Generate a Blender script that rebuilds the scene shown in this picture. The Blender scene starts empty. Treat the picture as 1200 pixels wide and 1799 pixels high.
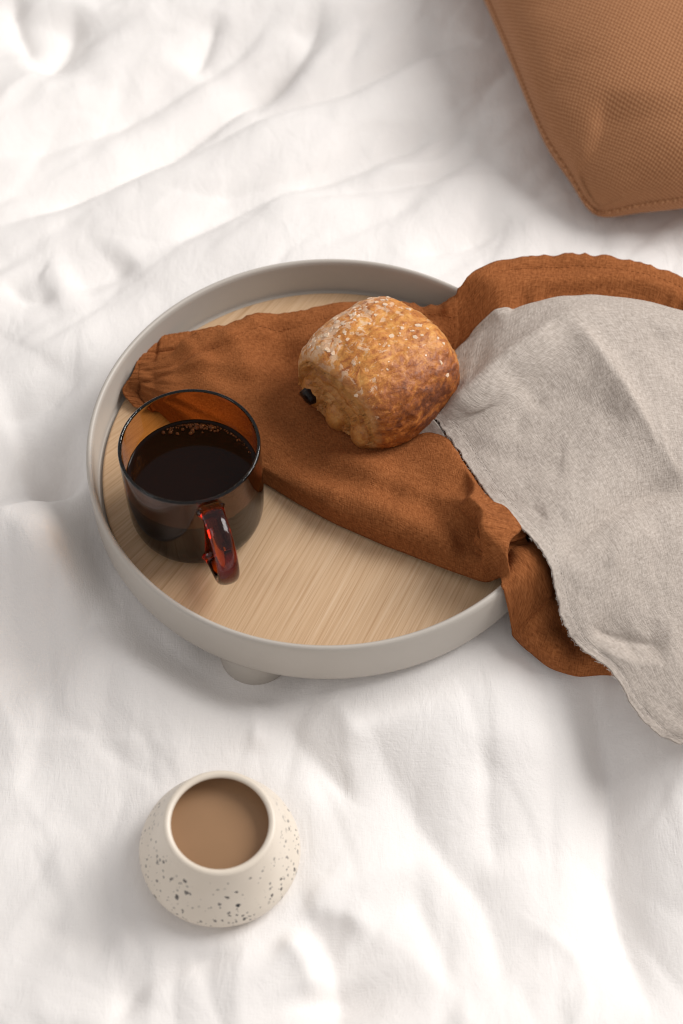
import bpy, bmesh, math, random
import numpy as np
from mathutils import Vector, Matrix

# ---------------------------------------------------------------- camera, light, exposure
scene = bpy.context.scene
col = scene.collection
RIM_Z = 0.060                                   # top of the tray rim; tray centre is the origin
cam_data = bpy.data.cameras.new('camera')
cam = bpy.data.objects.new('camera', cam_data); col.objects.link(cam)
cam_data.sensor_fit = 'VERTICAL'; cam_data.sensor_height = 36.0; cam_data.lens = 60.0
cam_data.clip_start = 0.02; cam_data.clip_end = 50
cam.matrix_world = (Matrix.Translation((0.008, -0.692, 0.930 + RIM_Z))
                    @ Matrix.Rotation(math.radians(90 - 55.84), 4, 'X')
                    @ Matrix.Rotation(math.radians(-0.57), 4, 'Z'))
cam_data.dof.use_dof = True; cam_data.dof.focus_distance = 1.135; cam_data.dof.aperture_fstop = 5.0
scene.camera = cam

world = bpy.data.worlds.new('World'); scene.world = world; world.use_nodes = True
bg = world.node_tree.nodes['Background']
bg.inputs['Color'].default_value = (1.0, 0.958, 0.935, 1); bg.inputs['Strength'].default_value = 0.43

def area(name, loc, target, w, h, power, colr):
    d = bpy.data.lights.new(name, 'AREA'); d.shape = 'RECTANGLE'; d.size = w; d.size_y = h
    d.energy = power; d.color = colr
    o = bpy.data.objects.new(name, d); col.objects.link(o); o.location = loc
    o.rotation_euler = (Vector(target) - Vector(loc)).to_track_quat('-Z', 'Y').to_euler()
    return o
area('window_light', (1.98, 0.80, 1.85), (0.0, 0.0, 0.0), 1.7, 1.7, 80.0, (1.0, 0.975, 0.95))
area('far_window_light', (-1.7, -0.9, 1.5), (0.0, 0.0, 0.0), 0.7, 1.0, 3.5, (1.0, 0.98, 0.97))

scene.view_settings.view_transform = 'Standard'; scene.view_settings.look = 'None'
scene.view_settings.gamma = 1.0; scene.view_settings.use_curve_mapping = False
scene.view_settings.exposure = 0.08
scene.cycles.use_denoising = True; scene.cycles.filter_width = 1.1
scene.cycles.max_bounces = 14; scene.cycles.transmission_bounces = 12

# ---------------------------------------------------------------- helpers
rng = random.Random(11)

def link(o, parent=None, label=None, cat=None, group=None, kind=None):
    col.objects.link(o)
    if parent: o.parent = parent
    if label: o['label'] = label
    if cat: o['category'] = cat
    if group: o['group'] = group
    if kind: o['kind'] = kind
    return o

def thing(name, label, cat, loc=(0, 0, 0), rotz=0.0):
    o = bpy.data.objects.new(name, None); o.empty_display_size = 0.02
    o.location = loc; o.rotation_euler = (0, 0, rotz)
    return link(o, None, label, cat)

def mesh_obj(name, verts, faces, mat, parent=None, smooth=True, **kw):
    me = bpy.data.meshes.new(name)
    me.from_pydata(verts if isinstance(verts, list) else verts.tolist(), [], faces)
    me.update()
    if smooth: me.polygons.foreach_set('use_smooth', [True] * len(me.polygons))
    me.materials.append(mat)
    return link(bpy.data.objects.new(name, me), parent, **kw)

def grid_faces(nu, nv, wrap_u=False, wrap_v=False):
    i, j = np.meshgrid(np.arange(nu if wrap_u else nu - 1), np.arange(nv if wrap_v else nv - 1), indexing='ij')
    a = i * nv + j; b = ((i + 1) % nu) * nv + j
    c = ((i + 1) % nu) * nv + (j + 1) % nv; d = i * nv + (j + 1) % nv
    return np.stack([a, b, c, d], -1).reshape(-1, 4).tolist()

def lathe(name, prof, mat, parent, seg=96, closed=False, **kw):
    """revolve (r, z) points round the z axis; a point with r = 0 closes the end"""
    prof = np.array(prof); n = len(prof)
    th = np.linspace(0, 2 * np.pi, seg, endpoint=False)
    V = np.zeros((n, seg, 3))
    V[..., 0] = prof[:, :1] * np.cos(th); V[..., 1] = prof[:, :1] * np.sin(th); V[..., 2] = prof[:, 1:2]
    faces = grid_faces(n, seg, closed, True)
    o = mesh_obj(name, V.reshape(-1, 3), faces, mat, parent, **kw)
    bm = bmesh.new(); bm.from_mesh(o.data)
    bmesh.ops.remove_doubles(bm, verts=bm.verts, dist=1e-6)
    bmesh.ops.recalc_face_normals(bm, faces=bm.faces)
    for f in bm.faces: f.smooth = True
    bm.to_mesh(o.data); bm.free()
    return o

def fix_normals(o):
    bm = bmesh.new(); bm.from_mesh(o.data); bmesh.ops.recalc_face_normals(bm, faces=bm.faces); bm.to_mesh(o.data); bm.free()
    return o

def smooth_profile(pts, n=8):
    """Catmull-Rom through (r, z) points"""
    P = np.array(pts, float)
    return crom(len(P), (len(P) - 1) * n + 1) @ P

def crom(n, m):
    """m x n weights of a Catmull-Rom curve through n knots sampled at m places"""
    W = np.zeros((m, n)); u = np.linspace(0, n - 1, m)
    for k, t in enumerate(u):
        i = min(int(t), n - 2); f = t - i
        w = [-.5*f + f*f - .5*f**3, 1 - 2.5*f*f + 1.5*f**3, .5*f + 2*f*f - 1.5*f**3, -.5*f*f + .5*f**3]
        for q, ww in zip((i-1, i, i+1, i+2), w):
            if q < 0:      W[k, 0] += 2*ww; W[k, 1] -= ww
            elif q > n-1:  W[k, n-1] += 2*ww; W[k, n-2] -= ww
            else:          W[k, q] += ww
    return W

def perlin(x, y, seed=0):
    xi = np.floor(x).astype(np.int64); yi = np.floor(y).astype(np.int64)
    xf = x - xi; yf = y - yi
    def g(ix, iy):
        h = (ix * 374761393 + iy * 668265263 + seed * 974634777) & 0xffffffff
        h = ((h ^ (h >> 13)) * 1274126177) & 0xffffffff
        h = (h ^ (h >> 16)) & 0xffff
        a = h / 65536.0 * 2 * np.pi
        return np.cos(a), np.sin(a)
    def fade(t): return t*t*t*(t*(t*6-15)+10)
    out = 0
    u, v = fade(xf), fade(yf)
    def dot(ix, iy, dx, dy):
        gx, gy = g(ix, iy); return gx*dx + gy*dy
    a = dot(xi, yi, xf, yf); b = dot(xi+1, yi, xf-1, yf)
    c = dot(xi, yi+1, xf, yf-1); d = dot(xi+1, yi+1, xf-1, yf-1)
    return (a*(1-u) + b*u)*(1-v) + (c*(1-u) + d*u)*v

def fbm(x, y, seed, octaves=3, gain=.5):
    s = 0; a = 1
    for o in range(octaves):
        s = s + a*perlin(x, y, seed + o*17); x = x*2.03 + 5.1; y = y*2.03 + 1.7; a *= gain
    return s

def polydist(X, Y, pts):
    """distance to a polyline, signed side (left +) and position 0..1 along it"""
    pts = np.array(pts, float)[:, :2]
    if len(pts) > 2: pts = crom(len(pts), (len(pts)-1)*5 + 1) @ pts
    best = np.full(X.shape, 1e9); side = np.zeros(X.shape); along = np.zeros(X.shape)
    L = np.hypot(*np.diff(pts, axis=0).T); acc = np.concatenate([[0], np.cumsum(L)]); tot = acc[-1]
    for k in range(len(pts)-1):
        ax, ay = pts[k]; dx, dy = pts[k+1]-pts[k]; l2 = dx*dx+dy*dy + 1e-12
        t = np.clip(((X-ax)*dx + (Y-ay)*dy)/l2, 0, 1)
        ex, ey = X-ax-t*dx, Y-ay-t*dy
        d = np.hypot(ex, ey); m = d < best
        best = np.where(m, d, best); side = np.where(m, np.sign(dx*ey - dy*ex), side)
        along = np.where(m, (acc[k] + t*L[k])/tot, along)
    return best, side, along

def crease(X, Y, pts, amp, wl, wr, taper=.25, soft=.02):
    """crest (amp > 0) or valley (amp < 0) along a polyline, own width on each side, fading at its ends"""
    d, s, t = polydist(X, Y, pts)
    w = np.where(s > 0, wl, wr)
    r = d/w
    env = np.clip(np.minimum(t, 1-t)/taper, 0, 1); env = env*env*(3-2*env)
    return amp*np.exp(-(np.sqrt(r*r + soft) - math.sqrt(soft)))*env

def pucker(u, freq, seed, v=0.0):
    """irregular gathers along a hem, -1..1"""
    w = u*freq + .8*perlin(u*freq*.37, u*0 + v, seed)
    return (1 - 3.2*np.abs(perlin(w, u*0 + v, seed + 1)))*np.clip(.75 + 1.1*perlin(u*freq*.21, u*0 + 4 + v, seed + 2), .15, 1.2)

def tube(path, radius, seg=8, closed=False):
    P = [Vector(p) for p in path]; n = len(P); V = []
    prev = None
    for i in range(n):
        a = P[(i-1) % n] if (closed or i > 0) else P[i]; b = P[(i+1) % n] if (closed or i < n-1) else P[i]
        t = (b-a).normalized()
        if prev is None: prev = t.orthogonal()
        nrm = (prev - t*prev.dot(t)).normalized(); prev = nrm
        bi = t.cross(nrm)
        r = radius if not callable(radius) else radius(i/(n-1))
        for k in range(seg):
            a_ = 2*math.pi*k/seg
            V.append(tuple(P[i] + nrm*(math.cos(a_)*r) + bi*(math.sin(a_)*r)))
    return V, grid_faces(n, seg, closed, True)

# ---------------------------------------------------------------- materials
class Nodes:
    def __init__(s, name):
        s.m = bpy.data.materials.new(name); s.m.use_nodes = True
        s.t = s.m.node_tree; s.n = s.t.nodes; s.b = s.n['Principled BSDF']; s.out = s.n['Material Output']
        s.co = s.n.new('ShaderNodeTexCoord')
    def l(s, a, b): s.t.links.new(a, b)
    def put(s, val, sock):
        if hasattr(val, 'is_output'): s.l(val, sock)
        else: sock.default_value = val
    def mapping(s, scale=(1, 1, 1), rot=(0, 0, 0), src=None, loc=(0, 0, 0)):
        n = s.n.new('ShaderNodeMapping'); n.inputs['Scale'].default_value = scale
        n.inputs['Rotation'].default_value = rot; n.inputs['Location'].default_value = loc
        s.l(src or s.co.outputs['Object'], n.inputs['Vector']); return n.outputs[0]
    def noise(s, scale, detail=4, rough=.55, vec=None, dist=0):
        n = s.n.new('ShaderNodeTexNoise'); n.inputs['Scale'].default_value = scale
        n.inputs['Detail'].default_value = detail; n.inputs['Roughness'].default_value = rough
        n.inputs['Distortion'].default_value = dist
        s.l(vec or s.co.outputs['Object'], n.inputs['Vector']); return n.outputs[0]
    def voronoi(s, scale, vec=None, feature='F1'):
        n = s.n.new('ShaderNodeTexVoronoi'); n.inputs['Scale'].default_value = scale; n.feature = feature
        s.l(vec or s.co.outputs['Object'], n.inputs['Vector']); return n
    def math(s, op, a, b=0.0, c=0.0, clamp=False):
        n = s.n.new('ShaderNodeMath'); n.operation = op; n.use_clamp = clamp
        s.put(a, n.inputs[0]); s.put(b, n.inputs[1]); s.put(c, n.inputs[2]); return n.outputs[0]
    def ramp(s, fac, stops, interp='LINEAR'):
        n = s.n.new('ShaderNodeValToRGB'); cr = n.color_ramp; cr.interpolation = interp
        while len(cr.elements) < len(stops): cr.elements.new(.5)
        for e, (p, c) in zip(cr.elements, stops):
            e.position = p; e.color = c if len(c) == 4 else (*c, 1)
        s.l(fac, n.inputs[0]); return n.outputs[0]
    def mix(s, fac, a, b, mode='MIX'):
        n = s.n.new('ShaderNodeMix'); n.data_type = 'RGBA'; n.blend_type = mode
        s.put(fac, n.inputs[0])
        for v, k in ((a, 6), (b, 7)):
            s.put(v if hasattr(v, 'is_output') else (*v, 1), n.inputs[k])
        return n.outputs[2]
    def bump(s, h, dist, strength=1.0, prev=None):
        n = s.n.new('ShaderNodeBump'); n.inputs['Distance'].default_value = dist
        n.inputs['Strength'].default_value = strength
        s.l(h, n.inputs['Height'])
        if prev: s.l(prev, n.inputs['Normal'])
        return n.outputs[0]
    def wave(s, scale, direction='X', dist=0, dscale=1, vec=None):
        n = s.n.new('ShaderNodeTexWave'); n.bands_direction = direction; n.inputs['Scale'].default_value = scale
        n.inputs['Distortion'].default_value = dist; n.inputs['Detail Scale'].default_value = dscale
        s.l(vec or s.co.outputs['Object'], n.inputs['Vector']); return n.outputs['Fac']
    def sep(s, vec):
        n = s.n.new('ShaderNodeSeparateXYZ'); s.l(vec, n.inputs[0]); return n.outputs
    def set(s, **k):
        for key, v in k.items():
            key = key.replace('_', ' ')
            sk = s.b.inputs[key]
            s.put((*v, 1) if isinstance(v, tuple) and sk.type == 'RGBA' else v, sk)
        return s

def weave(nd, pitch):
    """over-under lattice of threads, staggered, 0..1"""
    x, y, z = nd.sep(nd.co.outputs['UV'])
    j = nd.noise(160, 3, .6, nd.co.outputs['UV'])
    x = nd.math('ADD', x, nd.math('MULTIPLY', j, .0018)); y = nd.math('ADD', y, nd.math('MULTIPLY', nd.noise(150, 3, .6, nd.mapping((1, 1, 1), (0, 0, 1), nd.co.outputs['UV'])), .0018))
    k = math.pi/pitch
    sx = nd.math('SINE', nd.math('MULTIPLY', x, k)); sy = nd.math('SINE', nd.math('MULTIPLY', y, k*.80))
    return nd.math('MULTIPLY_ADD', nd.math('MULTIPLY', sx, sy), .5, .5)

def mat_sheet():
    nd = Nodes('white_linen_sheet')
    n1 = nd.noise(7, 3); c = nd.ramp(n1, [(.3, (.83, .80, .78)), (.7, (.87, .845, .825))])
    a = nd.noise(900, 3, .6, nd.mapping((1, .12, 1))); b = nd.noise(900, 3, .6, nd.mapping((.12, 1, 1)))
    fine = nd.math('ADD', a, b)
    crum = nd.noise(55, 4, .55, nd.mapping((1, .55, 1), (0, 0, .5)), .6)
    bn = nd.bump(crum, .0020, .6); bn = nd.bump(fine, .0004, .5, bn)
    nd.set(Base_Color=c, Roughness=.95, Normal=bn, Sheen_Weight=.15, Sheen_Roughness=.5)
    nd.b.inputs['Specular IOR Level'].default_value = .12
    return nd.m

def mat_lacquer():
    nd = Nodes('warm_grey_lacquer')
    n = nd.noise(18, 4); c = nd.ramp(n, [(.3, (.47, .43, .385)), (.7, (.50, .46, .412))])
    bn = nd.bump(nd.noise(1400, 2), .0001, .25)
    nd.set(Base_Color=c, Roughness=.42, Normal=bn); return nd.m

def mat_oak():
    nd = Nodes('oak_veneer')
    x, y, z = nd.sep(nd.co.outputs['Object'])
    # slight bow of the grain across the board
    cmb = nd.n.new('ShaderNodeCombineXYZ')
    ang = math.radians(64)
    u = nd.math('ADD', nd.math('MULTIPLY', x, math.sin(ang)), nd.math('MULTIPLY', y, -math.cos(ang)))
    v = nd.math('ADD', nd.math('MULTIPLY', x, math.cos(ang)), nd.math('MULTIPLY', y, math.sin(ang)))
    u = nd.math('ADD', u, nd.math('MULTIPLY', nd.math('MULTIPLY', nd.math('MINIMUM', nd.math('ADD', u, .02), 0.0), v), 2.6))
    nd.l(u, cmb.inputs[0]); nd.l(v, cmb.inputs[1])
    vec = cmb.outputs[0]
    broad = nd.noise(1, 3, .5, nd.mapping((30, 1.6, 1), src=vec))
    mid = nd.noise(1, 3, .6, nd.mapping((620, 6, 1), src=vec))
    fine = nd.noise(1, 3, .7, nd.mapping((1500, 14, 1), src=vec))
    pores = nd.noise(1, 2, .55, nd.mapping((860, 13, 1), src=vec, loc=(3, 7, 0)))
    f = nd.math('ADD', nd.math('MULTIPLY', mid, .55), nd.math('MULTIPLY', fine, .45))
    c = nd.ramp(f, [(.36, (.55, .36, .205)), (.47, (.61, .415, .25)), (.56, (.65, .455, .285)), (.66, (.685, .495, .325))])
    c = nd.mix(.3, c, nd.ramp(broad, [(.3, (.82, .77, .71)), (.7, (1.02, 1.02, 1.02))]), 'MULTIPLY')
    p = nd.ramp(pores, [(.53, (1, 1, 1)), (.60, (.60, .46, .33))])
    c = nd.mix(.30, c, p, 'MULTIPLY')
    bn = nd.bump(f, .0003, .35)
    nd.set(Base_Color=c, Roughness=.48, Normal=bn); nd.b.inputs['Specular IOR Level'].default_value = .35
    return nd.m

def mat_cloth(name, dark, mid, light, pitch, fuzz, bump=.0005, mott=55, sheen=.25, slub=.5):
    nd = Nodes(name)
    uv = nd.co.outputs['UV']
    a = nd.noise(1, 3, .65, nd.mapping((1/pitch, .22/pitch, 1), src=uv))
    b = nd.noise(1, 3, .65, nd.mapping((.22/pitch, 1/pitch, 1), src=uv))
    th = nd.math('MULTIPLY', nd.math('ADD', a, b), .5)
    m = nd.noise(mott, 5, .62, uv)
    f = nd.math('ADD', nd.math('MULTIPLY', th, slub), nd.math('MULTIPLY', m, 1-slub))
    c = nd.ramp(f, [(.36, dark), (.5, mid), (.64, light)])
    cr = nd.noise(30, 3, .5, nd.mapping((1, .6, 1), src=uv), .8)
    bn = nd.bump(cr, fuzz, .6); bn = nd.bump(th, bump, .9, bn)
    nd.set(Base_Color=c, Roughness=.92, Normal=bn, Sheen_Weight=sheen, Sheen_Roughness=.45, Sheen_Tint=light)
    nd.b.inputs['Specular IOR Level'].default_value = .1
    return nd.m

def mat_canvas():
    nd = Nodes('ochre_canvas')
    w = weave(nd, .0018)
    n = nd.noise(260, 3, .6, nd.co.outputs['UV'])
    ww = nd.math('ADD', nd.math('MULTIPLY', w, .8), nd.math('MULTIPLY', n, .2))
    c = nd.ramp(ww, [(.15, (.235, .098, .042)), (.6, (.385, .178, .083)), (1.0, (.55, .30, .158))])
    big = nd.noise(9, 3, .5, nd.co.outputs['UV'])
    c = nd.mix(.35, c, nd.ramp(big, [(.3, (.86, .8, .75)), (.7, (1.05, 1.05, 1.05))]), 'MULTIPLY')
    bn = nd.bump(ww, .0006, .6)
    nd.set(Base_Color=c, Roughness=.85, Normal=bn, Sheen_Weight=.05); nd.b.inputs['Specular IOR Level'].default_value = .15
    return nd.m

def mat_amber():
    nd = Nodes('amber_glass')
    nd.set(Base_Color=(1, 1, 1), Roughness=.0, IOR=1.47, Transmission_Weight=1.0)
    v = nd.n.new('ShaderNodeVolumeAbsorption')
    v.inputs['Color'].default_value = (.87, .56, .0, 1); v.inputs['Density'].default_value = 680
    nd.l(v.outputs[0], nd.out.inputs['Volume']); return nd.m

def mat_coffee():
    nd = Nodes('black_coffee')
    nd.set(Base_Color=(.008, .0023, .0011), Roughness=.05, IOR=1.33)
    nd.b.inputs['Specular IOR Level'].default_value = .3
    return nd.m

def mat_bubble():
    nd = Nodes('coffee_bubble')
    nd.set(Base_Color=(.16, .055, .02), Roughness=.12, IOR=1.33, Transmission_Weight=.35); return nd.m

def mat_milk():
    nd = Nodes('milky_coffee')
    c = nd.ramp(nd.noise(30, 2), [(.3, (.305, .178, .095)), (.7, (.33, .192, .104))])
    nd.set(Base_Color=c, Roughness=.3, IOR=1.34); return nd.m

def mat_ceramic():
    nd = Nodes('speckled_ceramic')
    wob = nd.noise(300, 2); vec = nd.mix(.0022, nd.co.outputs['Object'], nd.n.new('ShaderNodeTexNoise').outputs[1], 'ADD')
    dn = nd.n[-1]
    n2 = [q for q in nd.n if q.type == 'TEX_NOISE'][-1]; n2.inputs['Scale'].default_value = 420
    nd.l(nd.co.outputs['Object'], n2.inputs['Vector'])
    base = nd.ramp(nd.noise(25, 3), [(.3, (.70, .62, .52)), (.7, (.77, .69, .59))])
    x, y, z = nd.sep(nd.co.outputs['Object'])
    band = nd.math('MULTIPLY', nd.math('GREATER_THAN', z, .004), nd.math('LESS_THAN', nd.math('ADD', z, nd.math('MULTIPLY', nd.noise(60, 2), .016)), .056))
    clump = nd.ramp(nd.noise(48, 2, .5), [(.42, (0, 0, 0)), (.46, (1, 1, 1))])
    c = base
    for sc, r, keep, dark in ((230, .36, .45, (.10, .09, .08)), (370, .40, .36, (.22, .20, .18)), (150, .22, .66, (.03, .03, .03))):
        vo = nd.voronoi(sc, vec)
        rs = nd.n.new('ShaderNodeSeparateColor'); nd.l(vo.outputs['Color'], rs.inputs[0])
        rad = nd.math('MULTIPLY', rs.outputs[1], r)
        k = nd.math('MULTIPLY', nd.math('LESS_THAN', vo.outputs['Distance'], rad), nd.math('GREATER_THAN', rs.outputs[0], keep))
        k = nd.math('MULTIPLY', k, band); k = nd.math('MULTIPLY', k, clump)
        c = nd.mix(k, c, dark)
    bn = nd.bump(nd.noise(120, 3), .0003, .3)
    nd.set(Base_Color=c, Roughness=.38, Normal=bn); return nd.m

def mat_crust():
    nd = Nodes('baked_crust')
    at = nd.n.new('ShaderNodeAttribute'); at.attribute_name = 'bake'
    bake = nd.sep(at.outputs['Vector'])                       # x: how deeply this piece of dough is browned, y: cut end with layers
    o = nd.co.outputs['Object']
    a = nd.noise(1, 5, .66, nd.mapping((62, 105, 90), (0, 0, .35), o), .7); b = nd.noise(260, 4, .65, o, .4)
    f = nd.math('ADD', nd.math('ADD', nd.math('MULTIPLY', a, .60), nd.math('MULTIPLY', b, .40)), nd.math('MULTIPLY_ADD', bake[0], .34, -.17))
    top = nd.ramp(f, [(.36, (.80, .47, .17)), (.47, (.69, .315, .072)), (.57, (.55, .205, .038)), (.67, (.35, .100, .017)), (.80, (.14, .034, .008))])
    lay = nd.noise(1, 4, .6, nd.mapping((90, 90, 90), src=o))
    side = nd.ramp(nd.math('ADD', nd.math('MULTIPLY', lay, .6), nd.math('MULTIPLY', b, .4)), [(.38, (.27, .090, .022)), (.5, (.52, .235, .068)), (.64, (.70, .41, .175))])
    gl = nd.ramp(nd.math('ADD', nd.noise(150, 4, .65, o, .5), nd.math('MULTIPLY', bake[2], .16)), [(.60, (0, 0, 0)), (.66, (1, 1, 1))])
    top = nd.mix(nd.math('MULTIPLY', gl, .62), top, (.76, .55, .38))            # sugar glaze set in pale scabs
    c = nd.mix(bake[1], top, side)
    h = nd.math('ADD', nd.math('MULTIPLY', a, .7), nd.math('MULTIPLY', nd.noise(330, 4, .65, o), .4))
    bn = nd.bump(h, .0024, .9)
    r = nd.ramp(a, [(.3, (.55,)*3), (.7, (.30,)*3)])
    nd.set(Base_Color=c, Normal=bn, Roughness=.48, Subsurface_Weight=.06, Subsurface_Radius=(.004, .002, .001))
    nd.b.inputs['Specular IOR Level'].default_value = .45; nd.b.inputs['Coat Weight'].default_value = .10; nd.b.inputs['Coat Roughness'].default_value = .25
    return nd.m

def mat_sugar():
    nd = Nodes('sugar_crystal')
    c = nd.ramp(nd.noise(300, 2), [(.3, (.72, .48, .29)), (.7, (.86, .70, .55))])
    nd.set(Base_Color=c, Roughness=.3, IOR=1.5, Transmission_Weight=.08, Subsurface_Weight=.3, Subsurface_Radius=(.002, .0012, .0008)); return nd.m

def mat_choc():
    nd = Nodes('dark_chocolate')
    nd.set(Base_Color=(.008, .004, .004), Roughness=.30, Specular_IOR_Level=.3, Normal=nd.bump(nd.noise(350, 3), .0012, .7)); return nd.m

SHEET = mat_sheet(); LACQ = mat_lacquer(); OAK = mat_oak(); AMBER = mat_amber(); COFFEE = mat_coffee()
BUBBLE = mat_bubble(); MILK = mat_milk(); CERAMIC = mat_ceramic(); CRUST = mat_crust(); SUGAR = mat_sugar(); CHOC = mat_choc()
CANVAS = mat_canvas()
RUST = mat_cloth('rust_linen', (.150, .045, .0125), (.265, .089, .0280), (.385, .143, .050), .0010, .0005, .0008, 45, .04, .86)
GREY = mat_cloth('natural_linen', (.335, .288, .250), (.460, .402, .355), (.585, .522, .470), .0012, .0012, .0011, 420, .05, .6)
STITCH_R = mat_cloth('rust_thread', (.22, .070, .020), (.31, .11, .036), (.40, .155, .058), .001, .0002)
STITCH_G = mat_cloth('natural_thread', (.42, .37, .33), (.50, .45, .41), (.58, .53, .49), .001, .0002)

def add_uv(o, U, V):
    """metric UVs (in metres) for a vertex grid"""
    me = o.data; lay = me.uv_layers.new(name='UVMap')
    idx = np.zeros(len(me.loops), np.int32); me.loops.foreach_get('vertex_index', idx)
    uv = np.stack([U.ravel()[idx], V.ravel()[idx]], -1).ravel()
    lay.data.foreach_set('uv', uv)

# ---------------------------------------------------------------- bed
def sstep(a, b, x):
    t = np.clip((x-a)/(b-a), 0, 1); return t*t*(3-2*t)

CREASES = [
    ([[-0.2963,0.3348],[-0.2425,0.3572],[-0.1794,0.397],[-0.1194,0.4452],[-0.0718,0.4882],[-0.0378,0.5404]], -0.007, 0.03, 0.022),
    ([[-0.0442,0.2831],[0.0106,0.2982],[0.0755,0.3166],[0.1423,0.3517],[0.1808,0.3646]], -0.006, 0.024, 0.02),
    ([[0.0216,-0.1728],[0.0354,-0.2137],[0.0627,-0.2607],[0.0925,-0.2982],[0.1032,-0.348],[0.1038,-0.3918]], -0.007, 0.03, 0.035),
    ([[-0.2345,-0.1361],[-0.1971,-0.1322],[-0.1605,-0.1152],[-0.1344,-0.1066]], -0.006, 0.025, 0.025),
    ([[-0.2567,0.0629],[-0.2161,0.0728],[-0.1886,0.0937],[-0.1734,0.1151]], -0.006, 0.025, 0.025),
    ([[-0.127,-0.3895],[-0.1156,-0.3595],[-0.0861,-0.3426],[-0.0523,-0.3395]], -0.007, 0.025, 0.025),
    ([[-0.2868,0.2523],[-0.2611,0.2643],[-0.1924,0.3138],[-0.1527,0.3459],[-0.1168,0.3824],[-0.0705,0.4303],[-0.0223,0.4727],[0.0124,0.5093]], -0.014, 0.03, 0.018),
    ([[-0.197,0.3139],[-0.1294,0.3489],[-0.0779,0.3838],[-0.0459,0.4026],[0.0117,0.4256],[0.0707,0.4626],[0.1154,0.4765],[0.1607,0.4921]], -0.01, 0.028, 0.018),
    ([[-0.1547,0.2263],[-0.1418,0.2351],[-0.1027,0.2621],[-0.0716,0.2867],[-0.0262,0.3115],[0.0202,0.3304],[0.0676,0.3628],[0.1448,0.3923]], -0.01, 0.03, 0.02),
    ([[-0.0697,0.3988],[-0.0464,0.437],[-0.015,0.4947],[-0.0025,0.5399]], -0.008, 0.02, 0.02),
    ([[-0.2606,0.4473],[-0.2449,0.4615],[-0.2302,0.4905],[-0.2214,0.5356]], -0.01, 0.025, 0.03),
    ([[-0.2529,0.4688],[-0.2713,0.506],[-0.2809,0.5519]], -0.008, 0.02, 0.02),
    ([[-0.1197,0.4524],[-0.1087,0.4813],[-0.0953,0.526]], -0.005, 0.015, 0.015),
    ([[0.0544,0.2205],[0.0904,0.232],[0.1273,0.2528],[0.1558,0.2741]], -0.005, 0.02, 0.02),
    ([[-0.2445,-0.046],[-0.2225,-0.0297],[-0.2035,-0.0203],[-0.1805,-0.0085],[-0.1651,0.0011]], 0.01, 0.022, 0.04),
    ([[-0.2181,0.0067],[-0.1985,0.0139],[-0.1743,0.0161]], -0.012, 0.03, 0.03),
    ([[-0.2055,0.1944],[-0.1715,0.2116],[-0.1504,0.2292]], -0.005, 0.02, 0.02),
    ([[-0.2551,0.2068],[-0.2307,0.1831],[-0.205,0.1886]], -0.005, 0.02, 0.02),
    ([[0.1587,-0.1276],[0.1741,-0.1662],[0.1818,-0.2193],[0.1779,-0.2769],[0.183,-0.3279],[0.1959,-0.3927]], -0.016, 0.026, 0.05),
    ([[-0.0416,-0.1596],[-0.0265,-0.1888],[-0.0045,-0.2172],[0.0239,-0.2488]], -0.006, 0.014, 0.022),
    ([[-0.0483,-0.1616],[-0.0493,-0.1844],[-0.0474,-0.2088]], 0.005, 0.012, 0.012),
    ([[-0.0137,-0.162],[0.0067,-0.1809],[0.021,-0.2095]], 0.006, 0.02, 0.02),
    ([[-0.0186,-0.297],[-0.0082,-0.3259],[0.0019,-0.3539],[0.0082,-0.3909]], -0.012, 0.03, 0.03),
    ([[-0.022,-0.3115],[0.0056,-0.3118],[0.0261,-0.3227]], 0.006, 0.02, 0.02),
    ([[-0.0355,-0.3256],[-0.0184,-0.3398],[-0.0082,-0.3674]], 0.008, 0.02, 0.02),
    ([[-0.1875,-0.3098],[-0.1587,-0.3243],[-0.1208,-0.3283]], -0.004, 0.03, 0.03),
    ([[0.0945,-0.1942],[0.0994,-0.238],[0.1038,-0.2836]], -0.004, 0.02, 0.02),
    ([[0.041,-0.2755],[0.0604,-0.3195],[0.0722,-0.3614]], -0.004, 0.03, 0.03),
]
SWELLS = [(-0.2044, -0.0618, 0.075, 0.032, 0.034), (-0.1869, 0.0212, 0.045, 0.026, -0.03), (-0.2052, 0.1073, 0.06, 0.06, 0.012), (-0.1231, -0.1514, 0.07, 0.05, 0.008), (0.0729, -0.1745, 0.08, 0.05, 0.008), (-0.0961, -0.3460, 0.08, 0.05, 0.01)]
PILLOW_C = (0.3705, 0.5085)
CREAM_XY = (-0.0690, -0.2762)

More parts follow.
